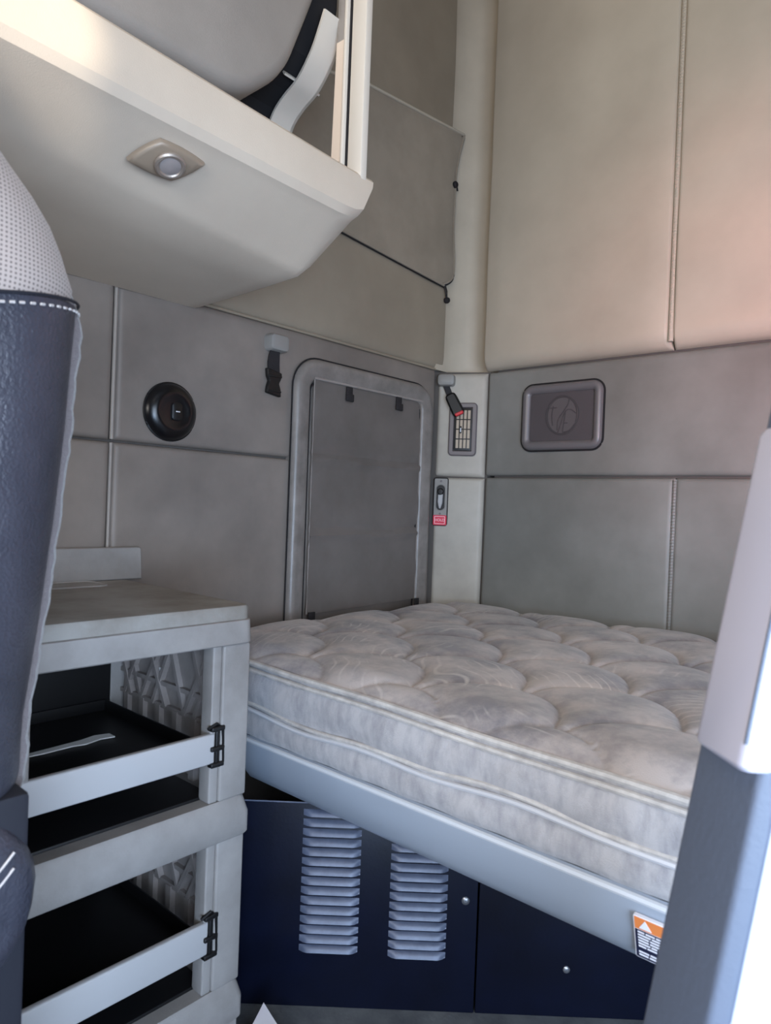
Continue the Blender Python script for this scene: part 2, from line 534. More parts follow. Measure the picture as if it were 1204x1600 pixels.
# ------------------------------------------------------------------ hatch in the left wall
hat = thing('luggage_hatch', 'grey framed hatch with rounded corners covered by a fabric blind, beside the mattress', 'hatch', LEFT.p(1.53, -.42))
uc, vc, uw, vh = 1.532, -.03, .60, .85
obj('frame', rr_loft(LEFT, uc, vc, uw, vh, .085,
    [(0, -.012), (0, .012), (.004, .020), (.012, .025), (.022, .024), (.036, .021), (.050, .019), (.056, .013), (.058, .0), (.058, -.008)], n=10, cap0=False, cap1=False), 'hatch', hat)
obj('recess_panel', rr_loft(LEFT, uc, vc, uw - .10, vh - .10, .04, [(0, .0005), (.002, .002)], n=8), 'vinyl_low', hat)
bm = bmesh.new()
ring_tube(bm, [LEFT.p(u, v, .008) for u, v in rr(uc, vc, uw + .005, vh + .005, .088, 10)], .0022, 6)
obj('seal', bm, 'dark_gap', hat)
bm = bmesh.new()
ring_tube(bm, [LEFT.p(u, v, .008) for u, v in rr(uc, vc, uw - .122, vh - .122, .03, 8)], .0028, 6)
obj('inner_seal', bm, 'dark_gap', hat)
# blind: fabric sheet with folds, a little slack at the bottom
bm = bmesh.new()
G = []
nu, nv = 30, 60
for i in range(nu + 1):
    u = 1.300 + .474 * i / nu
    row = []
    for j in range(nv + 1):
        t = j / nv
        v = -.312 + .030 * 0 + (.655 - .0) * t + (1 - t) * (.010 * i / nu)
        h = .013 + .0025 * math.sin(t * 3.1 + .4)
        for fz, am in ((.33, .009), (.655, .008)):
            d = (t - fz - .006 * math.sin(i * .25)) / .018
            h += am * math.exp(-d * d) - am * .7 * math.exp(-((d - 1.6) ** 2))
        h += .0012 * math.sin(i * .7 + t * 9) * (1 - t) * t * 4
        edge = min(i, nu - i) / nu
        h += .003 * math.exp(-edge * 22) * math.sin(t * 20 + i)
        row.append(bm.verts.new(LEFT.p(u, v, h)))
    G.append(row)
for i in range(nu):
    for j in range(nv):
        bm.faces.new((G[i][j], G[i + 1][j], G[i + 1][j + 1], G[i][j + 1]))
r = bmesh.ops.solidify(bm, geom=list(bm.faces), thickness=.003)
obj('blind', bm, 'curtain', hat)
bm = bmesh.new()
tube(bm, [LEFT.p(1.300 + .474 * k / 20, .341, .017) for k in range(21)], .0035)
tube(bm, [LEFT.p(1.302, -.31 + .65 * k / 20, .016) for k in range(21)], .0014)
tube(bm, [LEFT.p(1.772, -.30 + .64 * k / 20, .016) for k in range(21)], .0014)
obj('blind_hem', bm, 'curtain', hat)
for u, v0, v1 in ((1.434, .300, .336), (1.654, .302, .338), (1.318, -.352, -.305), (1.778, -.34, -.300)):
    bm = boxbm(u - .012, u + .012, v0, v1, .018, .023, b=.0015, fr=LEFT)
    merge(bm, boxbm(u - .015, u + .015, v0 - .006, v0 + .016, .0195, .027, b=.003, fr=LEFT))
    obj('blind_strap', bm, 'webbing', hat)

# ------------------------------------------------------------------ fabric flap over the upper window
fl = thing('window_cover', 'beige fabric cover with piped edge and cord toggles over the upper left window', 'window cover', LEFT.p(1.6, .76, .01))
out = [(1.10, .80), (1.35, .775), (1.82, .745)]
edge = [(1.86, .746), (1.905, .775), (1.912, .83), (1.903, .93), (1.903, 1.05), (1.906, 1.13), (1.918, 1.20), (1.938, 1.27)]
tp = [(1.80, 1.258), (1.60, 1.236), (1.47, 1.222), (1.217, 1.16), (1.10, 1.13)]
outline = out + [tuple(q)[:2] for q in spline([(a, b, 0) for a, b in edge], 4)] + tp
# grid by horizontal interpolation between the free edge and the hidden left side
def cover_h(u):
    return .010 - .0 if u < 1.87 else .010 + (u - 1.87) * .12
bm = loops_bm([[LEFT.p(u, v, .0045 if u < 1.87 else cover_h(u) - .003) for u, v in outline], [LEFT.p(u, v, cover_h(u) + .004) for u, v in outline],
               [LEFT.p(u, v, cover_h(u) + .0075) for u, v in inset_poly(outline, .012)],
               [LEFT.p(u, v, cover_h(u) + .0065) for u, v in inset_poly(outline, .026)]])
obj('fabric_panel', bm, 'flap', fl, angle=60)
bm = bmesh.new()
low = [(1.10, .80), (1.35, .775), (1.82, .745)] + edge
tube(bm, [LEFT.p(a, b, cover_h(a) + .006) for a, b, _ in spline([(a, b, 0) for a, b in low], 6)], .0034)
obj('edge_piping', bm, 'flap', fl)
bm = bmesh.new()
tube(bm, [LEFT.p(a, b + .002, cover_h(a) + .006) for a, b in reversed(tp)] + [LEFT.p(1.938, 1.272, .022)], .005)
obj('top_piping', bm, 'vinyl_up', fl)
bm = bmesh.new()
tube(bm, [LEFT.p(a + (.006 if a > 1.8 else 0), b - .0045, cover_h(a) + .002) for a, b, _ in spline([(a, b, 0) for a, b in low], 6)], .0022)
obj('edge_cord', bm, 'dark_gap', fl)
bm = lathe(LEFT, 1.898, 1.088, [(.0, .030), (.008, .030), (.011, .027), (.011, .020), (.006, .014)], 16)
tube(bm, [LEFT.p(1.898, 1.088, .021), LEFT.p(1.913, 1.083, .02), LEFT.p(1.918, 1.075, .018)], .003)
obj('cord_lock', bm, 'webbing', fl)
bm = bmesh.new()
tube(bm, [LEFT.p(1.868, .748, .014), LEFT.p(1.876, .725, .015), LEFT.p(1.884, .706, .014)], .0022)
tube(bm, [LEFT.p(1.874, .748, .014), LEFT.p(1.882, .728, .017), LEFT.p(1.888, .706, .014)], .0022)
merge(bm, lathe(LEFT, 1.888, .698, [(.002, .024), (.008, .022), (.0105, .016), (.0095, .008), (.004, .005)], 14))
obj('cord_toggle', bm, 'webbing', fl)

# ------------------------------------------------------------------ round speaker on the left wall
sp = thing('round_speaker', 'glossy black round speaker on the grey left wall above the shelf tower', 'speaker', LEFT.p(.870, .125))
cu, cv = .870, .195
obj('housing', lathe(LEFT, cu, cv, [(.066, -.004), (.066, .004), (.064, .010), (.056, .019), (.046, .024), (.040, .025), (.034, .0225), (.02, .021), (.0, .021)][:-1], 56), 'gloss_black', sp)
bm = bmesh.new()
ring_tube(bm, [LEFT.p(cu + .0655 * math.cos(a), cv + .0655 * math.sin(a), .004) for a in [2 * PI * k / 56 for k in range(56)]], .003, 6)
obj('trim_ring', bm, 'black', sp)
obj('badge', rr_loft(LEFT, cu + .006, cv, .026, .040, .008, [(0, .018), (0, .0245), (.0018, .0258)], n=5), 'black', sp)
bm = bmesh.new()
for k in range(4):
    box(bm, cu + .0015 + k * .0028, cu + .0035 + k * .0028, cv - .0012, cv + .0012, .0255, .0262, fr=LEFT)
obj('badge_mark', bm, 'white_print', sp, smooth=False)

# ------------------------------------------------------------------ strap anchor beside the hatch (female clip hanging)
st = thing('safety_strap', 'short black strap with plastic buckle hanging from grey anchor, left of the hatch', 'strap', LEFT.p(1.165, .27))
bm = rr_loft(LEFT, 1.168, .4105, .062, .044, .012, [(-.002, -.004), (0, .004), (0, .020), (.003, .027), (.010, .0295)], n=5)
obj('anchor', bm, 'mount_grey', st)
bm = bmesh.new()
pts = [(.395, .012), (.380, .008), (.36, .006), (.345, .007), (.335, .009)]
loops = [[LEFT.p(1.163 - w, v, h), LEFT.p(1.163 + w, v, h), LEFT.p(1.163 + w, v, h + .003), LEFT.p(1.163 - w, v, h + .003)] for (v, h), w in zip(pts, (.014, .017, .019, .019, .018))]
merge(bm, loops_bm(loops))
obj('webbing', bm, 'webbing', st)
bm = plate(LEFT, round_poly([(1.137, .342), (1.187, .334), (1.184, .316), (1.178, .306), (1.184, .292), (1.186, .272), (1.139, .279), (1.141, .296), (1.146, .310), (1.140, .322)], .003, 3), [(0, .006), (0, .014), (.002, .0165)])
merge(bm, boxbm(1.141, 1.184, .321, .327, .015, .019, b=.001, fr=LEFT))
merge(bm, boxbm(1.143, 1.184, .283, .287, .015, .0185, b=.001, fr=LEFT))
obj('buckle', bm, 'black', st)

# belt buckle at the corner
st = thing('belt_buckle', 'black belt buckle with red release button hanging from grey anchor in the corner', 'buckle', CORN.p(.03, .30))
bm = rr_loft(CORN, .030, .425, .058, .040, .012, [(-.002, -.004), (0, .004), (0, .022), (.003, .029), (.010, .032)], n=5)
obj('anchor', bm, 'mount_grey', st)
def bar(fr, a, b, wa, wb, h0, h1, bv=.002):
    a = Vector(a); b = Vector(b); t = (b - a).normalized(); n = Vector((-t.y, t.x))
    q = [a - n * wa, a + n * wa, b + n * wb, b - n * wb]
    return plate(fr, round_poly([tuple(k) for k in q], bv * 2, 3), [(0, h0), (0, h1 - bv), (bv, h1)])
obj('webbing', bar(CORN, (.028, .41), (.047, .365), .010, .010, .008, .013, .001), 'webbing', st)
obj('buckle', bar(CORN, (.043, .378), (.080, .308), .018, .021, .010, .032, .006), 'black', st)
obj('release_button', bar(CORN, (.077, .317), (.0815, .3075), .015, .014, .024, .0345, .002), 'red', st)['label'] = 'red release button'

# ------------------------------------------------------------------ corner air vent
vt = thing('air_vent', 'dark framed air vent with pale slats on the corner pad', 'vent', CORN.p(.09, .185))
vu, vv = .0905, .262
obj('frame', rr_loft(CORN, vu, vv, .094, .178, .014, [(0, .002), (0, .010), (.004, .014), (.015, .014), (.0175, .010), (.0185, .003)], n=5, cap0=True, cap1=False), 'vent_frame', vt)
obj('well', rr_loft(CORN, vu, vv, .060, .142, .006, [(0, .0108), (.001, .0112)], n=3), 'black', vt)
for i in range(4):
    u = vu - .0215 + i * .0125
    bm = bmesh.new()
    for j in range(4):
        v0 = vv - .063 + j * .0325
        box(bm, u, u + .0085, v0, v0 + .0285, .0108, .0135 + .0006 * ((i + j) % 2), fr=CORN)
    obj('slat', bm, 'vent_slat', vt, smooth=False)
obj('thumb_wheel', boxbm(vu - .009, vu - .003, vv - .014, vv + .010, .012, .019, b=.002, fr=CORN), 'black', vt)
obj('wheel_mark', boxbm(vu - .0075, vu - .0045, vv - .010, vv + .004, .0185, .0198, b=.0005, fr=CORN), 'white_print', vt)

# latch plate under the vent
lt = thing('latch_plate', 'narrow grey latch plate with lever and red hold sticker on the corner below the vent', 'latch', CORN.p(.025, -.06))
lu, lv = .0245, .018
obj('plate', rr_loft(CORN, lu, lv, .046, .158, .006, [(0, .001), (0, .005), (.0015, .007)], n=4), 'mount_grey', lt)
bm = bmesh.new()
ring_tube(bm, [CORN.p(u, v, .005) for u, v in rr(lu, lv, .0475, .160, .007, 4)], .0018, 6)
obj('gasket', bm, 'dark_gap', lt)
obj('slot', rr_loft(CORN, lu, lv + .014, .030, .086, .0149, [(0, .0065), (.001, .0078)], n=8), 'black', lt)
bm = bmesh.new()
ring_tube(bm, [CORN.p(u, v, .0078) for u, v in rr(lu, lv + .014, .031, .087, .0154, 8)], .0014, 6)
obj('slot_rim', bm, 'mount_grey', lt)
obj('lever', plate(CORN, round_poly([(lu - .008, lv + .024), (lu + .008, lv + .026), (lu + .007, lv - .004), (lu + .001, lv - .024), (lu - .004, lv - .022), (lu - .009, lv)], .003, 3), [(0, .0075), (0, .012), (.002, .014)]), 'rail_pale', lt)
obj('knob', lathe(CORN, lu, lv + .034, [(.011, .0075), (.011, .014), (.008, .018), (.003, .0185)], 20), 'black', lt)
for v in (lv + .069, lv - .040):
    obj('screw', lathe(CORN, lu, v, [(.0035, .0065), (.0035, .0085), (.002, .009)], 12), 'vent_frame', lt)
ls = obj('sticker', rr_loft(CORN, lu, lv - .062, .046, .034, .004, [(0, .0072), (.0006, .0092)], n=3), 'red_label', lt)
ls['label'] = 'red sticker reading HOLD'
bm = bmesh.new()
for a in ((-.018, .018, -.075, -.0732), (-.018, .018, -.0508, -.049), (-.018, -.0162, -.075, -.049), (.0162, .018, -.075, -.049)):
    box(bm, lu + a[0], lu + a[1], lv + a[2], lv + a[3], .009, .0098, fr=CORN)
merge(bm, text_bm('HOLD', .0125, CORN, lu, lv - .062, .0094))
obj('print', bm, 'pink_white', ls, smooth=False)

# ------------------------------------------------------------------ square speaker in the rear wall
sp = thing('wall_speaker', 'grey framed rectangular speaker with mesh grille on the rear wall', 'speaker', REAR.p(-1.027, .185))
ou, ov = -1.027, .2915
obj('frame', rr_loft(REAR, ou, ov, .268, .205, .034, [(0, -.002), (0, .008), (.004, .015), (.010, .0185), (.018, .018), (.027, .011), (.029, .006)], n=8, cap0=True, cap1=False), 'spk_frame', sp)
bm = bmesh.new()
ring_tube(bm, [REAR.p(u, v, .004) for u, v in rr(ou, ov, .272, .209, .036, 8)], .0032, 6)
obj('gasket', bm, 'dark_gap', sp)
obj('back_plate', rr_loft(REAR, ou, ov, .216, .152, .012, [(0, .0008), (.001, .002)], n=5), 'vent_frame', sp)
cu2, cv2 = ou + .002, ov + .003
bm = bmesh.new()
ring_tube(bm, [REAR.p(cu2 + .052 * math.cos(a), cv2 + .058 * math.sin(a), .0045) for a in [2 * PI * k / 48 for k in range(48)]], .0042, 6)
obj('speaker_rim', bm, 'wire', sp)
bm = loops_bm([[REAR.p(cu2 + r * .052 * math.cos(2 * PI * k / 40), cv2 + r * .058 * math.sin(2 * PI * k / 40), h) for k in range(40)] for r, h in ((1, .002), (.97, .0034), (.5, .0028), (.1, .003))])
obj('speaker_cone', bm, 'cone', sp)
bm = bmesh.new()
for pts in ([(.022, .052), (.020, .035), (.005, .012), (-.012, -.012), (-.014, -.045)],
            [(.046, .004), (.030, .016), (.014, .014), (.004, -.004), (-.004, -.03), (-.012, -.052)],
            [(-.03, .03), (-.034, .0), (-.03, -.03)],
            [(-.05, .024), (-.018, .024)], [(.008, -.024), (.020, -.024)], [(.004, -.052), (.03, -.048)],
            [(.012, .012), (.008, -.02), (.004, -.05)]):
    tube(bm, spline([REAR.p(cu2 + a, cv2 + b, .0055) for a, b in pts], 6), .0017, 6)
obj('cable', bm, 'wire', sp)
obj('grille', rr_loft(REAR, ou, ov, .214, .150, .012, [(0, .0078), (.001, .0088)], n=5), 'grille', sp)

# ------------------------------------------------------------------ overhead cabinet on the left
cab = thing('overhead_cabinet', 'large beige overhead storage cabinet with angled underside along the left wall', 'cabinet', (AX, .5, E + .45))
def cab_section(y, d=0., k=0.):
    """profile in x, z: d pulls the lower edges in, k = taper 0..1 towards the rear end"""
    t = max(0., min(1., (y - .3) / .64))
    zc = .575 - .018 * t; zl = .52 - .065 * t; zt = .672 - .028 * t
    pts = [(-1.448, E + .447 + d * 1.4), (-1.20, E + .447 + (zl - .447) * .55 + d), (-1.095, E + zl + d), (-1.075, E + zl + .010 + d),
           (-.985 - d * .4, E + zc - .012 + d), (-.968 - d * .4, E + zc - .004 + d), (-.959 - d * .3, E + zc + .010 + d * .8), (-.955, E + zt - .022), (-.958, E + zt - .008), (-.966, E + zt),
           (-1.00, E + zt), (-1.008, E + zt - .012), (-1.02, E + zt - .05), (-1.448, E + zt - .05)]
    return [Vector((x, y + max(0, z - E - zl) * k, z)) for x, z in pts]
secs = [cab_section(.30), cab_section(.4), cab_section(.5), cab_section(.7), cab_section(.90),
        cab_section(.925, 0, .03), cab_section(.937, .003, .22), cab_section(.945, .014, .34), cab_section(.945, .03, .34)]
obj('tray', loops_bm(secs), 'plastic', cab, angle=25)
# front bin door above the lip
pts = round_poly([(.30, .712), (.748, .715), (.842, .80), (.925, 1.02), (1.0, 1.30), (1.02, 1.7), (.30, 1.7)], [.04, .05, .05, .08, .05, .05, .05], 6)
DOOR = Frame((-1.035, 0, E), (0, 1, 0), (0, 0, 1))
obj('bin_door', plate(DOOR, pts, [(0, -.30), (0, -.022), (.003, -.010), (.009, -.002), (.017, .003), (.024, .005)]), 'plastic_grey', cab)
ip = [(-1.447, .60), (-1.215, .60), (-1.213, .785), (-1.19, .83), (-1.15, .853), (-1.115, .868), (-1.085, .895), (-1.06, .95), (-1.05, 1.0), (-1.05, 1.75), (-1.447, 1.75)]
bm = loops_bm([[Vector((x, y, E + z)) for x, z in ip] for y in (.305, .976)])
obj('bin_interior', bm, 'dark_gap', cab, smooth=False)
# end bracket: a curved rib from the tray up to the post
rib = [(-1.030, .965), (-1.058, .910), (-1.085, .876), (-1.112, .853), (-1.145, .838), (-1.178, .815), (-1.195, .78), (-1.20, .72), (-1.20, .62)]
rib = [tuple(q)[:2] for q in spline([(a, b, 0) for a, b in rib], 4)]
bm = bmesh.new()
def ribbon(bm, path, w0, w1, y0, y1):
    L = []
    for i, (x, z) in enumerate(path):
        a = Vector(path[max(i - 1, 0)]); b = Vector(path[min(i + 1, len(path) - 1)])
        t = (b - a).normalized(); n = Vector((t.y, -t.x))
        p = Vector((x, z)); q0 = p + n * w0; q1 = p + n * w1
        L.append([Vector((q0.x, y0, E + q0.y)), Vector((q1.x, y0, E + q1.y)), Vector((q1.x, y1, E + q1.y)), Vector((q0.x, y1, E + q0.y))])
    merge(bm, loops_bm(L))
ribbon(bm, rib, -.003, .003, .925, .984)
ribbon(bm, rib, -.003, .034, .978, .984)
obj('end_bracket', bm, 'plastic_pale', cab, angle=50)
for a, b in (((-1.114, .858), (-1.150, .905)), ((-1.201, .775), (-1.25, .805))):
    bm = bmesh.new()
    ribbon(bm, [a, b], -.002, .002, .90, .995)
    obj('bracket_web', bm, 'plastic_pale', cab, smooth=False)
# end post, standing on the rear end of the tray
obj('end_post', boxbm(-.996, -.957, .968, .986, E + .60, ZC, b=.003), 'plastic_pale', cab)
obj('post_gap', boxbm(-1.0025, -.997, .968, .984, E + .60, ZC, b=.001), 'dark_gap', cab)
obj('post_edge', boxbm(-1.010, -1.003, .960, .984, E + .60, ZC, b=.002), 'plastic_pale', cab)
fin = [Vector((x, y, z)) for x, y, z in ((-1.011, .962, E + .60), (-1.036, .962, E + .66), (-1.034, .962, E + .77), (-1.031, .962, E + .917), (-1.011, .962, E + .917))]
bm = loops_bm([fin, [p + Vector((0, .018, 0)) for p in fin]])
obj('post_fin', bm, 'pink_fin', cab, smooth=False)
obj('post_flange', boxbm(-1.031, -1.0105, .962, .98, E + .917, ZC, b=.002), 'plastic_grey', cab)

# reading lamp under the cabinet
sl0, sl1 = Vector((-1.075, 0, E + .50)), Vector((-.985, 0, E + .555))
nrm = Vector((.5215, 0, -.853))
LAMP = Frame((-1.0135, .589, E + .5335), (0, 1, 0), (.853, 0, .5215))
LAMP.n = LAMP.u.cross(LAMP.v)
if LAMP.n.z > 0:
    LAMP.n = -LAMP.n
rd = thing('reading_lamp', 'small diamond shaped reading lamp with round lens under the overhead cabinet', 'lamp', tuple(LAMP.p(0, 0, 0)))
def puffed(pts, k, n=5):
    out = []
    for i in range(len(pts)):
        a = Vector(pts[i]); b = Vector(pts[(i + 1) % len(pts)])
        t = b - a; nn = Vector((t.y, -t.x)).normalized()
        for j in range(n):
            s = j / n
            out.append(tuple(a + t * s + nn * k * 4 * s * (1 - s)))
    return out
dia = puffed([(-.056, -.026), (.022, -.030), (.056, .022), (-.026, .028)], .0035)
obj('bezel', plate(LAMP, dia, [(0, -.003), (0, .003), (.002, .006), (.006, .008)]), 'bezel', rd)
bm = bmesh.new()
ring_tube(bm, [LAMP.p(.002 + .021 * math.cos(a), .0 + .019 * math.sin(a), .012) for a in [2 * PI * k / 32 for k in range(32)]], .0045, 8)
obj('lens_ring', bm, 'chrome', rd)
obj('lens', lathe(LAMP, .002, 0, [(.019, .010), (.017, .014), (.010, .016), (.004, .0165)], 28), 'lens', rd)

# ------------------------------------------------------------------ bunk
bed = thing('bunk_bed', 'fold-down bunk with satin grey front rail under the mattress', 'bunk', (-.4, 1.42, E - .60))
X0, X1 = -1.40, .88
prof = [(0, -.486), (-.010, -.480), (-.020, -.484), (-.022, -.500), (-.016, -.530), (-.006, -.556), (.006, -.572), (.016, -.578), (.03, -.578), (.03, -.486)]
bm = loops_bm([[Vector((x, .900 + dy, E + z)) for dy, z in prof] for x in (X0 + .25, -.8, -.3, .2, X1)])
obj('front_rail', bm, 'alu', bed, angle=50)
bm = bmesh.new()
tube(bm, [Vector((x, .8835, E - .4865)) for x in (X0 + .25, -.5, 0, X1)], .0055, 8)
obj('rail_lip', bm, 'rail_lip', bed)
obj('bed_pan', boxbm(X0, X1, .915, 1.93, E - .565, E - .484, b=.004), 'bed_pan', bed)

# warning sticker on the rail
su, sv = -.270, -.5305
STK = Frame((su, .8795, E + sv), (1, 0, 0), (0, -.27, 1))
sk = obj('sticker_sheet', rr_loft(STK, 0, 0, .124, .062, .002, [(0, -.004), (0, .0008), (.0004, .001)], n=2), 'white_print', bed)
sk['label'] = 'small white, orange and black warning sticker'
obj('sticker_header', boxbm(-.0605, .0605, .0125, .0295, .0005, .0014, fr=STK), 'orange', sk, smooth=False)
obj('sticker_body', boxbm(-.0605, .0605, -.0295, .0115, .0005, .0014, fr=STK), 'navy_print', sk, smooth=False)
bm = text_bm('WARNING', .0135, STK, .008, .0205, .0012)
tri = plate(STK, [(-.055, .0145), (-.039, .0145), (-.047, .0275)], [(0, .001), (0, .0018)])
merge(bm, tri)
rng = random.Random(3)
for k in range(9):
    v = .0085 - k * .0042
    if k == 6: continue
    u = -.057
    while u < .055:
        w = rng.uniform(.006, .016)
        box(bm, u, min(u + w, .057), v - .0011, v + .0011, .001, .0018, fr=STK)
        u += w + .0016
obj('sticker_print', bm, 'white_print', sk, smooth=False)

# mattress ------------------------------------------------------------
mt = thing('mattress', 'worn quilted mattress with dusty grey top lying on the bunk', 'mattress', (-.4, 1.42, E - .48))
XL, XR, YF, YB = -1.40, .86, .890, 1.925
SP, DP = .277, .285
def seam_dist(x, y):
    s = x + y; d = x - y
    # scalloped seam families running both diagonals
    a = (d + 1.45) / DP; fa = a - math.floor(a)
    off = .052 * (1 - (2 * fa - 1) ** 2) * (1.25 - .5 * fa) - .02
    q = (s - .205 - off) / SP; ds = abs(q - round(q)) * SP
    b = (s - .205) / SP; fb = b - math.floor(b)
    off2 = -.04 * (1 - (2 * fb - 1) ** 2) + .02
    q2 = (d + 1.45 - off2) / DP; dd = abs(q2 - round(q2)) * DP
    return ds / 1.414, dd / 1.414
def mat_top(x, y):
    h = -.331
    D, D2 = seam_dist(x, y)
    k1 = 1 - (1 - min(D / .075, 1)) ** 2.2
    k2 = 1 - (1 - min(D2 / .06, 1)) ** 2.4
    puff = .012 * k1 * (.5 + .5 * k2) + .0065 * min(1 - math.exp(-D / .004), .35 + .65 * (1 - math.exp(-D2 / .004)))
    e = min(x - XL, XR - x, y - YF, YB - y)
    ek = max(0., min(1., e / .07))
    ek = math.sin(ek * PI / 2)
    sag = -.018 * max(0., min(1., (x + 1.1) / .9)) * max(0., 1 - (y - YF) / .8)
    if e < 1e-5:
        return -.352 + sag            # turned-down rim under the edge tape
    und = .004 * math.sin(x * 5.1 + 1) * math.sin(y * 6.3)
    return h + sag + und * ek + puff * (.2 + .8 * ek) + .012 * ek
bm = bmesh.new()
xs = axis(XL, .25, .004, .05, 8)[:-8] + [.25 + .0125 * k for k in range(45)] + axis(.5, XR, .0085, .05, 8)[-10:]; ys = axis(YF, YB, .004, .05, 8)
G = [[bm.verts.new((x, y, E + mat_top(x, y))) for y in ys] for x in xs]
for i in range(len(xs) - 1):
    for j in range(len(ys) - 1):
        bm.faces.new((G[i][j], G[i + 1][j], G[i + 1][j + 1], G[i][j + 1]))
obj('quilted_top', bm, 'quilt', mt, angle=80)
def perim(d, r=.05, n=8, step=.03):
    """outline of the mattress, inset by d, densely sampled"""
    pts = rr((XL + XR) / 2, (YF + YB) / 2, XR - XL - 2 * d, YB - YF - 2 * d, r, n)
    out = []
    for i in range(len(pts)):
        a = Vector(pts[i]); b = Vector(pts[(i + 1) % len(pts)])
        m = max(1, int((b - a).length / step))
        for k in range(m):
            out.append(a + (b - a) * k / m)
    return out
P0 = perim(0)
def sagp(p):
    return -.018 * max(0., min(1., (p.x + 1.1) / .9)) * max(0., 1 - (p.y - YF) / .8)
C = Vector(((XL + XR) / 2, (YF + YB) / 2))
def outv(p):
    q = Vector((0., 0.))
    if p.y < YF + .06: q += Vector((0, -1))
    if p.y > YB - .06: q += Vector((0, 1))
    if p.x < XL + .06: q += Vector((-1, 0))
    if p.x > XR - .06: q += Vector((1, 0))
    return q.normalized() if q.length else q
def wav(p, ph):
    return .004 * math.sin(p.x * 9 + ph) + .003 * math.sin(p.x * 23 + ph * 2)
rows = []
NR = 14
for k in range(NR + 1):
    t = k / NR
    row = []
    for p in P0:
        zt = -.335 + sagp(p)
        z = zt + (-.4795 - zt) * t
        b = .010 * math.sin(min(1., t / .62) * PI) if t < .62 else .007 * math.sin((t - .62) / .38 * PI)
        b += .0022 * math.sin(p.x * 19 + z * 40) * math.sin(t * PI) + .0014 * math.sin(p.x * 51 + t * 7)
        o = outv(p)
        row.append(Vector((p.x + o.x * b * .6, p.y + o.y * b, E + z)))
    rows.append(row)
rows.insert(0, [Vector((p.x - outv(p).x * .05, p.y - outv(p).y * .05, E - .346 + sagp(p))) for p in P0])
obj('side_border', loops_bm(rows, cap0=False), 'mat_side', mt, angle=80)
for dz, rr0 in ((-.331, .0058), (-.345, .0050)):
    bm = bmesh.new()
    ring_tube(bm, [Vector((p.x + outv(p).x * .004, p.y + outv(p).y * (.004 if dz > -.34 else .0055), E + dz + sagp(p) + .0012 * math.sin(p.x * 14))) for p in P0], rr0, 8)
    obj('edge_tape', bm, 'mat_tape', mt)
def band_z(p):
    return -.424 + .0045 * math.sin(p.x * 9.5 + .6) + .003 * math.sin(p.x * 21)
bm = bmesh.new()
ring_tube(bm, [Vector((p.x + outv(p).x * .004, p.y + outv(p).y * .0045, E + band_z(p) + .006)) for p in P0], .0042, 8)
obj('lower_tape', bm, 'mat_tape', mt)
bm = bmesh.new()
ring_tube(bm, [Vector((p.x + outv(p).x * .004, p.y + outv(p).y * .0055, E + band_z(p) - .004 + .003 * math.sin(p.x * 13))) for p in P0], .0048, 8)
obj('lower_tape', bm, 'tape_clear', mt)

# ------------------------------------------------------------------ louvred panel under the bunk
pn = thing('vented_panel', 'dark navy metal panel with two columns of louvres under the bunk', 'panel', PANEL.p(.1, -1.0))
UA, UB = -.195, .356
obj('sheet', boxbm(UA, UB, -.999, -.594, -.008, 0, b=.002, fr=PANEL), 'navy', pn)
bm = bmesh.new()
tube(bm, [PANEL.p(UA, -.594, -.001), PANEL.p(UB, -.594, -.001)], .0015, 6)
obj('folded_edge', bm, 'louvre', pn)
def louvre(u0, u1, v):
    """pressed louvre: a half-dome hood, open below"""
    n = 14
    loops = []
    for i in range(n + 1):
        u = u0 + (u1 - u0) * i / n
        e = min(i, n - i) / 2.
        k = min(1., e) ** .5
        loops.append([PANEL.p(u, v + .0068, 0), PANEL.p(u, v + .0055, .0032 * k), PANEL.p(u, v + .0005, .0072 * k), PANEL.p(u, v - .005, .0092 * k), PANEL.p(u, v - .0052, .0078 * k), PANEL.p(u, v - .001, .002 * k)])
    return loops_bm(loops, cap0=True, cap1=True)
for u0, u1, v0, n in ((.006, .122, -.8815, 15), (.182, .296, -.886, 13)):
    for k in range(n):
        obj('louvre', louvre(u0, u1, v0 + k * .0192), 'louvre', pn, angle=60)
obj('screw', lathe(PANEL, .332, -.775, [(.008, -.001), (.008, .002), (.005, .0045), (.002, .0048)], 18), 'screw', pn)
pn2 = thing('storage_panel', 'plain dark navy metal panel with one screw, right of the louvred panel', 'panel', PANEL.p(.7, -1.0))
obj('sheet', boxbm(UB + .003, UB + .78, -.999, -.594, -.008, 0, b=.002, fr=PANEL), 'navy', pn2)
obj('screw', lathe(PANEL, .536, -.9035, [(.007, -.001), (.007, .002), (.0045, .004), (.002, .0042)], 18), 'screw', pn2)

# ------------------------------------------------------------------ plastic shelf tower
sh = thing('shelf_tower', 'grey plastic drawer tower with dusty top beside the bunk', 'shelf', (-1.205, .54, 0))
SX0, SX1, SY0, SY1 = -1.428, -.978, .340, .768
def slab(x0, x1, y0, y1, z0, z1, b=.006, seg=3):
    return boxbm(x0, x1, y0, y1, E + z0, E + z1, b=b, seg=seg)
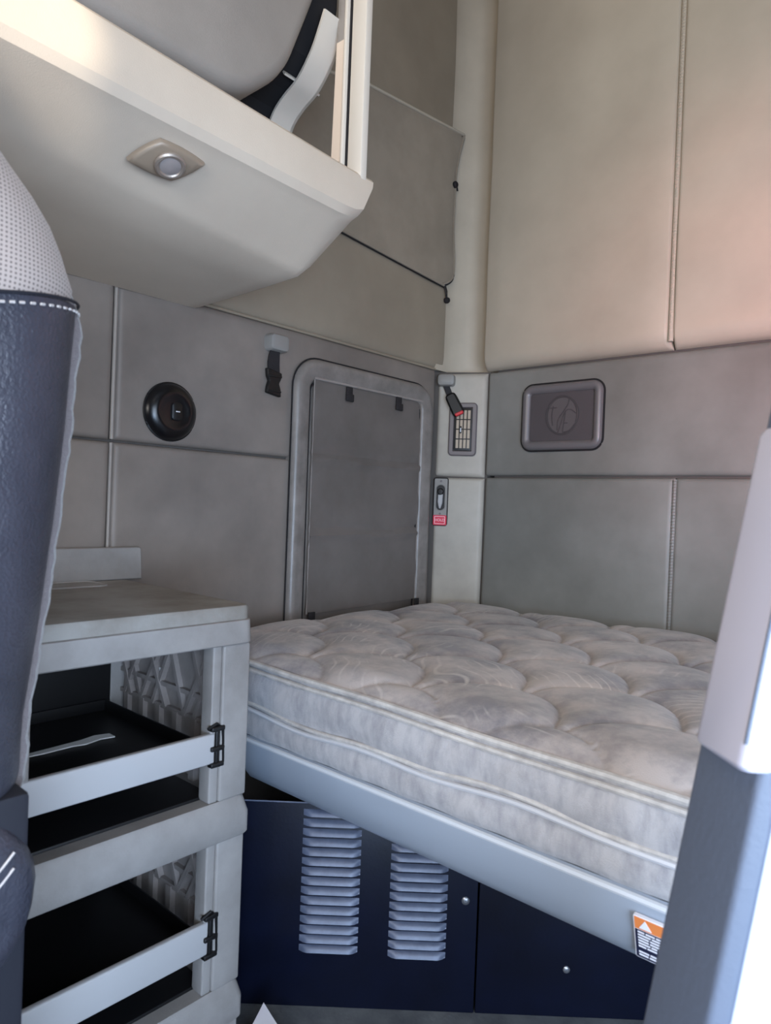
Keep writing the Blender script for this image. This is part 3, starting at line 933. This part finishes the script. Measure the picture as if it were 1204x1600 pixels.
# top: a chamfered lid on a slightly wider apron, with a moulded recess
lid = [[Vector((u, v, E + z)) for u, v in rr((SX0 + SX1) / 2, (SY0 + SY1) / 2, SX1 - SX0 - 2 * d, SY1 - SY0 - 2 * d, max(.022 - d, .004), 5)] for d, z in ((.003, -.207), (.003, -.189), (.006, -.184), (.010, -.183))]
obj('top', loops_bm(lid), 'shelf_top', sh)
bm = bmesh.new()
ring_tube(bm, [Vector((u, v, E - .1825)) for u, v in rr(-1.375, .532, .085, .30, .02, 4)], .0025, 6)
merge(bm, slab(-1.415, -1.335, .385, .675, -.184, -.1822, .0006))
obj('top_recess', bm, 'shelf', sh)
apr = [[Vector((u, v, E + z)) for u, v in rr((SX0 + SX1) / 2, (SY0 + SY1) / 2, SX1 - SX0 + 2 * d, SY1 - SY0 + 2 * d, .02, 5)] for d, z in ((-.004, -.207), (.0, -.209), (.002, -.247), (.0, -.249))]
obj('apron', loops_bm(apr), 'shelf', sh)
bsp = plate(LEFT, [(.352, -.184), (.804, -.184), (.800, -.118), (.796, -.114), (.356, -.114), (.352, -.118)], [(0, .006), (0, .020), (.002, .022)])
obj('backsplash', bsp, 'shelf', sh)
LW = .060
def legs(z0, z1):
    for x0, x1 in ((SX0 + .004, SX0 + .06), (SX1 - .05, SX1 - .003)):
        for y0, y1 in ((SY0 + .004, SY0 + .040), (SY1 - LW, SY1 - .004)):
            yi = y1 if y0 < .5 else y0
            s = -1 if y0 < .5 else 1
            bm = slab(x0, x1, y0, y1, z0, z1, .004)
            # moulded step on the inner side
            merge(bm, slab(x0 + .012, x1 - .004, min(yi, yi - s * .018), max(yi, yi - s * .018), z0, z1, .003))
            obj('leg', bm, 'shelf', sh)
def side_lattice(z0, z1, y, s):
    """thin side wall with moulded diagonal ribs on its inside (s = inward direction)"""
    bm = slab(SX0 + .05, SX1 - .045, min(y, y + .004), max(y, y + .004), z0, z1, .001)
    x0, x1 = SX0 + .06, SX1 - .05
    W = x1 - x0; H = z1 - z0
    cnt = [0]
    def rib(a, b, w=.0042, h=.008):
        cnt[0] += 1; h += .00035 * cnt[0]
        A = Vector((x0 + a[0] * W, z0 + a[1] * H)); B = Vector((x0 + b[0] * W, z0 + b[1] * H))
        t = (B - A).normalized(); n = Vector((-t.y, t.x)) * w
        q = [A - n, A + n, B + n, B - n]
        yy = y + (0 if s < 0 else .004)
        merge(bm, loops_bm([[Vector((p.x, yy, E + p.y)) for p in q], [Vector((p.x, yy + s * h, E + p.y)) for p in q]]))
    for a, b in (((0, .42), (1, .42)), ((0, .58), (1, .58)), ((0, 1), (.24, .42)), ((.24, .42), (.50, 1)), ((.50, 1), (.70, .42)), ((.70, .42), (.96, 1)),
                 ((.06, .42), (.30, 1)), ((.38, .42), (.60, 1)), ((.80, .42), (1, .9)), ((0, .75), (.14, .42)), ((.24, 1), (.52, .42)), ((.74, 1), (.95, .42)), ((0, .97), (1, .97))):
        rib(a, b)
    for k in (.08, .26, .44, .62, .80, .95):
        rib((k, 0), (k, .42), .008, .005)
    obj('side_panel', bm, 'lattice', sh, smooth=False)
def tier(zt):
    t = [[Vector((u, v, E + z)) for u, v in rr((SX0 + SX1) / 2, (SY0 + SY1) / 2, SX1 - SX0 + 2 * d, SY1 - SY0 + 2 * d, .014, 4)] for d, z in ((-.006, zt), (-.003, zt - .004), (.004, zt - .030), (.004, zt - .064), (.001, zt - .068))]
    obj('tier_frame', loops_bm(t), 'shelf', sh)
    obj('tier_mat', slab(SX0 + .02, SX1 - .034, SY0 + .02, SY1 - .055, zt - .004, zt + .005, .002), 'black', sh)
legs(-.516, -.249); legs(-.842, -.584); legs(-.998, -.905)
for z0, z1 in ((-.516, -.249), (-.842, -.584)):
    side_lattice(z0, z1, SY1 - .030, -1)
    side_lattice(z0, z1, SY0 + .010, 1)
    obj('back_sheet', slab(SX0 + .062, SX0 + .066, SY0 + .034, SY1 - .063, z0, z1, .001), 'black', sh)
tier(-.516); tier(-.842)
# drawers: pale front rail, black low tray, black clips
for z0, z1 in ((-.447, -.396), (-.772, -.716)):
    bm = slab(SX0 + .07, SX1 - .018, .388, .694, z0 + .004, z0 + .009, .001)
    for a in ((SX0 + .07, SX0 + .074, .388, .694), (SX0 + .07, SX1 - .018, .388, .392), (SX0 + .07, SX1 - .018, .690, .694)):
        merge(bm, slab(*a, z0 + .006, z0 + .030, .001))
    dr = obj('drawer', bm, 'black', sh)
    obj('front_rail', slab(SX1 - .016, SX1 - .004, .386, .697, z0, z1, .003), 'rail_pale', dr)
    bm = slab(SX1 - .018, SX1 - .002, .698, .706, z0 - .004, z1 + .012, .002)
    for z in (z0 - .002, (z0 + z1) / 2, z1 + .008):
        merge(bm, slab(SX1 - .012, SX1 + .001, .688, .714, z - .004, z + .004, .002))
    tube(bm, [Vector((SX1 - .004, .682, E + z1 + .010)), Vector((SX1 - .004, .70, E + z1 + .016)), Vector((SX1 - .004, .712, E + z1 + .006)), Vector((SX1 - .004, .714, E + z0))], .0028, 6)
    obj('clip', bm, 'black', dr)
bm = loops_bm([[Vector((x, y, E - .4368 + z)) for x, y in ((-1.186, .44), (-1.182, .50), (-1.185, .55), (-1.180, .57), (-1.188, .60), (-1.184, .625), (-1.205, .625), (-1.212, .60), (-1.204, .57), (-1.202, .545), (-1.198, .50), (-1.196, .47))] for z in (0, .0022)])
tag(obj('paper_scrap', bm, 'scrap', smooth=False), 'torn white paper strip lying inside the upper black drawer tray', 'paper')
bm = slab(-1.236, -1.225, .7345, .7375, -.352, -.335, .0005)
lb = obj('label_tab', bm, 'scrap', sh)

# ------------------------------------------------------------------ loose paper on the floor
bm = bmesh.new()
apex = Vector((-1.000, .838, .066)); n = 14
e1 = Vector((-.30, -.62, 0)).normalized(); e1 = Vector((-.50, -.52, 0)).normalized()
e1 = Vector((-.76, -.65, 0)); e2 = Vector((.72, .02, 0)).normalized(); e1.normalize()
e1 = Vector((.05, -1, 0)).normalized(); e2 = Vector((1, .05, 0)).normalized()
G = []
apx = Vector((-.961 * 1.03, .806 * 1.03, 0))
vx = Vector((.751, .660, 0)); vy = Vector((-.664, .748, 0))      # across / away from the viewer
d1 = Vector((.2, -.98, 0)); d2 = (vx * .80 - vy * .60).normalized()
for i in range(n + 1):
    row = []
    for j in range(n + 1):
        a, b = .21 * i / n, .28 * j / n
        p = apx + d1 * a + d2 * b
        dist = a * .70 + b * .60
        k = max(0., 1 - dist / .10)
        row.append(bm.verts.new((p.x, p.y, .0015 + .074 * k ** 1.5)))
    G.append(row)
for i in range(n):
    for j in range(n):
        bm.faces.new((G[i][j], G[i + 1][j], G[i + 1][j + 1], G[i][j + 1]))
bmesh.ops.solidify(bm, geom=list(bm.faces), thickness=.0008)
tag(obj('paper_sheet', bm, 'paper'), 'white paper sheet with lifted corner on the floor by the louvred panel', 'paper')

# ------------------------------------------------------------------ driver seat at the left edge
se = thing('cab_seat', 'dark leather cab seat with dotted fabric upper, at the left edge', 'seat', (-.97, .05, 0))
sil = [(-.36, .272), (-.30, .286), (-.248, .287), (-.204, .293), (-.126, .303), (-.034, .313), (.06, .322), (.141, .327), (.175, .331), (.19, .330), (.21, .321), (.231, .314), (.26, .300), (.291, .277), (.31, .258), (.36, .215), (.41, .150)]
def rear_y(z):
    for (a, ya), (b, yb) in zip(sil, sil[1:]):
        if a <= z <= b:
            return ya + (yb - ya) * (z - a) / (b - a) + .031
    return (sil[0][1] if z < sil[0][0] else sil[-1][1]) + .031
XRS, XLS = -.735, -1.22
def seat_loop(z, grow=0., tilt=0.):
    yr = rear_y(z)
    yf = yr - .23 - .03 * math.sin((z + .36) * 3)
    w = XRS - XLS + 2 * grow
    pts = rr((XRS + XLS) / 2, (yr + yf) / 2, w, yr - yf + 2 * grow, .095, 14)
    out = []
    for x, y in pts:
        s = (y - yf) / (yr - yf)
        bulge = .010 * math.sin(max(0., min(1., s)) * PI) * (1 if x > -.97 else -1)
        zz = z + tilt * (s - .5)
        out.append(Vector((x + bulge, y, E + zz)))
    return out
zs = [-.36 + .03 * k for k in range(19)]     # up to .18
zs = [z for z in zs if z < .175] + [.185]
obj('bolster', loops_bm([seat_loop(z, 0, .05 * max(0, (z + .0) / .2)) for z in zs]), 'leather', se, angle=70)
zs = [.186, .20, .215, .235, .26, .285, .31, .34, .37, .40, .41]
obj('fabric_upper', loops_bm([seat_loop(z, -.004 if z < .19 else 0., .055) for z in zs]), 'grid', se, angle=70)
lp = seat_loop(.186, .002, .05)
bm = bmesh.new()
m = len(lp)
ring_tube(bm, lp, .0018, 6)
obj('seam_welt', bm, 'seat_shell', se)
bm = bmesh.new()
dense = []
for i in range(m):
    a, b = lp[i], lp[(i + 1) % m]
    k = max(1, int((b - a).length / .0085))
    for j in range(k):
        dense.append(a + (b - a) * j / k)
for i, p in enumerate(dense):
    q = dense[(i + 1) % len(dense)]
    t = (q - p); t = t.normalized() * .0048
    c = Vector((-.97, .22, p.z)); o = (p - c); o.z = 0; o.normalize()
    tube(bm, [p + Vector((0, 0, -.010)) + o * .001, p + t + Vector((0, 0, -.010)) + o * .001], .0014, 5)
obj('stitching', bm, 'thread', se)
# rear cover with worn, linty edge
rc = []
rng = random.Random(9)
zs = [-.35 + .012 * k for k in range(58)]
pts_in, pts_out = [], []
bm = bmesh.new()
loops = []
for z in zs:
    y = rear_y(z)
    j = rng.uniform(-.0012, .0018)
    loops.append([Vector((XRS - .052, y - .014, E + z)), Vector((XRS - .050, y - .005 + j, E + z)), Vector((XRS - .058, y + .001 + j, E + z)), Vector((XRS - .09, y + .005, E + z)), Vector((XLS + .09, y + .005, E + z)), Vector((XLS + .05, y - .012, E + z))])
obj('rear_cover', loops_bm(loops), 'seat_trim', se, angle=60)
# seat cushion with rounded rear bolster
pr = [(.272, -.332), (.285, -.342), (.301, -.361), (.310, -.382), (.313, -.402), (.310, -.43), (.305, -.448), (.292, -.47), (.277, -.487), (.24, -.52), (.10, -.55), (-.25, -.55), (-.28, -.50), (-.27, -.40), (-.22, -.365), (.0, -.352), (.16, -.345)]
loops = []
for x, d in ((XLS - .0, .03), (XLS + .02, .008), (XLS + .06, 0), (-.97, 0), (-.80, 0), (-.745, .002), (-.728, .012), (-.722, .03)):
    q = inset_poly(pr, -0 + d)
    loops.append([Vector((x, y, E + z)) for y, z in q])
obj('seat_cushion', loops_bm(loops), 'leather', se, angle=60)
for dz in (0, -.016):
    bm = bmesh.new()
    base_pts = [(.16, -.402), (.20, -.394), (.24, -.385), (.262, -.376), (.280, -.358)]
    tube(bm, [Vector((-.722 - .03 * max(0, (y - .26) / .03) * 0, y, E + z + dz)) for y, z, _ in spline([(a, b, 0) for a, b in base_pts], 5)], .0013, 6)
    obj('cushion_stitching', bm, 'thread', se)
obj('seat_base', boxbm(-1.15, -.765, -.22, .262, .03, E - .53, b=.02), 'seat_shell', se)
obj('back_shell', boxbm(-1.18, -.742, .16, .3025, .03, E - .31, b=.006), 'seat_shell', se)
obj('floor_plate', boxbm(-1.18, -.75, -.25, .272, 0, .035, b=.005), 'seat_shell', se)
obj('headrest', loops_bm([[Vector((u, v, E + z)) for u, v in rr(-.97, .10, .27 - 2 * d, .13 - 2 * d, .05, 6)] for d, z in ((.02, .44), (.004, .46), (0, .52), (0, .60), (.012, .635), (.04, .65))]), 'leather', se)
for x in (-1.04, -.90):
    obj('headrest_rod', tube(bmesh.new(), [Vector((x, .11, E + .39)), Vector((x, .11, E + .45))], .007, 10), 'screw', se)

# ------------------------------------------------------------------ leaning padded post at the right edge
po = thing('padded_post', 'out-of-focus grey padded post with white plastic cover at the right edge', 'post', (-.22, .47, 0))
vx = Vector((.751, .660, 0)); vf = Vector((-.664, .748, 0))
def post_sec(z, poly, rad):
    k = z - E + .192
    p = Vector((-.179 + .120 * k, .587 + .116 * k, 0))             # far left edge of the leaning post
    return [p + vx * a + vf * b + Vector((0, 0, z)) for a, b in round_poly(poly, rad, 5)]
PP = [(.005, 0), (.020, -.062), (.125, -.052), (.125, 0)]
obj('post', loops_bm([post_sec(z, PP, .016) for z in (0, .3, .6, .9, 1.2, 1.5, 1.8, 2.2, 2.6, ZC - .004)]), 'post_grey', po)
obj('side_shade', loops_bm([post_sec(z, [(.002, .002), (.0155, -.0625), (.030, -.066), (.034, -.060), (.022, -.050), (.012, .002)], .004) for z in (0, .3, .6, .9, 1.2, 1.5, 1.8, 2.2, 2.6, ZC - .004)]), 'post_side', po)  # dark plate giving the post's left face its shade by colour
def cov(g):
    return [(-.004 - g, .003), (.000 - g, -.068 - g), (.132 + g, -.058 - g), (.132 + g, .003)]
obj('cover', loops_bm([post_sec(z, cov(g), .010) for z, g in ((E - .180, -.003), (E - .176, .0), (E - .1, 0), (E, 0), (E + .066, 0), (E + .072, -.004))]), 'post_white', po)
bm = bmesh.new()
tube(bm, [post_sec(z, cov(.0005), .010)[8] + vf * .001 for z in (E - .16, E - .05, E + .062)], .0016, 6)
obj('cover_groove', bm, 'post_side', po)

# ------------------------------------------------------------------ camera
cam = bpy.data.cameras.new('camera')
co = bpy.data.objects.new('camera', cam)
COL.objects.link(co)
yaw, pitch, roll = -0.7256637, -0.01009192, -0.03839714
Fv = Vector((math.sin(yaw) * math.cos(pitch), math.cos(yaw) * math.cos(pitch), math.sin(pitch)))
Rv = Vector((math.cos(yaw), -math.sin(yaw), 0)); Dv = -Rv.cross(Fv)
R2 = math.cos(roll) * Rv + math.sin(roll) * Dv
D2 = -math.sin(roll) * Rv + math.cos(roll) * Dv
mw = Matrix((R2, -D2, -Fv)).transposed().to_4x4()
mw.translation = Vector((0, 0, E))
co.matrix_world = mw
cam.sensor_fit = 'AUTO'
cam.sensor_width = 36
cam.lens = 1091.35 * 36 / 1600
cam.clip_start = .02
cam.dof.use_dof = True
cam.dof.focus_distance = 1.7
cam.dof.aperture_fstop = 7.
S.camera = co

# ------------------------------------------------------------------ light
w = bpy.data.worlds.new('daylight')
S.world = w
w.use_nodes = True
bg = w.node_tree.nodes['Background']
bg.inputs['Color'].default_value = (.78, .87, 1.0, 1)
bg.inputs['Strength'].default_value = .6

def area(name, loc, target, sx, sy, power, col, spread=PI):
    d = bpy.data.lights.new(name, 'AREA')
    d.shape = 'RECTANGLE'; d.size = sx; d.size_y = sy; d.energy = power; d.color = col; d.spread = spread
    o = bpy.data.objects.new(name, d)
    COL.objects.link(o)
    o.location = loc
    o.rotation_euler = (Vector(target) - Vector(loc)).to_track_quat('-Z', 'Y').to_euler()
    return o
area('door_daylight', (1.12, -.10, 1.08), (-.45, .9, .75), 1.5, 1.0, 30, (.66, .80, 1.0), math.radians(140))
area('door_low_daylight', (1.08, -.55, .55), (-.2, .9, .45), 1.2, .5, 15, (.50, .70, 1.0), math.radians(110))
area('windscreen_daylight', (-.1, -1.75, 1.6), (-.5, 1.5, 1.8), 2.0, .6, 46, (1.0, .95, .89))
area('roof_fill', (.1, -.7, ZC - .03), (-.6, 1.6, 1.7), 1.4, .7, 16, (1.0, .86, .70))  # added warm fill under the closed ceiling; there is no roof window
area('red_bounce_lamp', (.93, .1, 1.25), (-.10, BY, 1.42), .4, .25, 2.8, (1.0, .36, .36), math.radians(42))  # pink lamp added in place of light bounced off an unbuilt red door
d = bpy.data.lights.new('sunbeam', 'SPOT')
d.energy = 380; d.color = (1.0, .90, .74); d.spot_size = math.radians(4); d.spot_blend = .45; d.shadow_soft_size = .02
o = bpy.data.objects.new('sunbeam', d); COL.objects.link(o)
o.location = (.85, -1.35, 1.95)
o.rotation_euler = (Vector((-.957, .345, E + .625)) - o.location).to_track_quat('-Z', 'Y').to_euler()

S.view_settings.view_transform = 'Standard'
S.view_settings.look = 'None'
S.view_settings.gamma = 1
S.view_settings.use_curve_mapping = False
S.view_settings.exposure = .06
S.cycles.max_bounces = 8
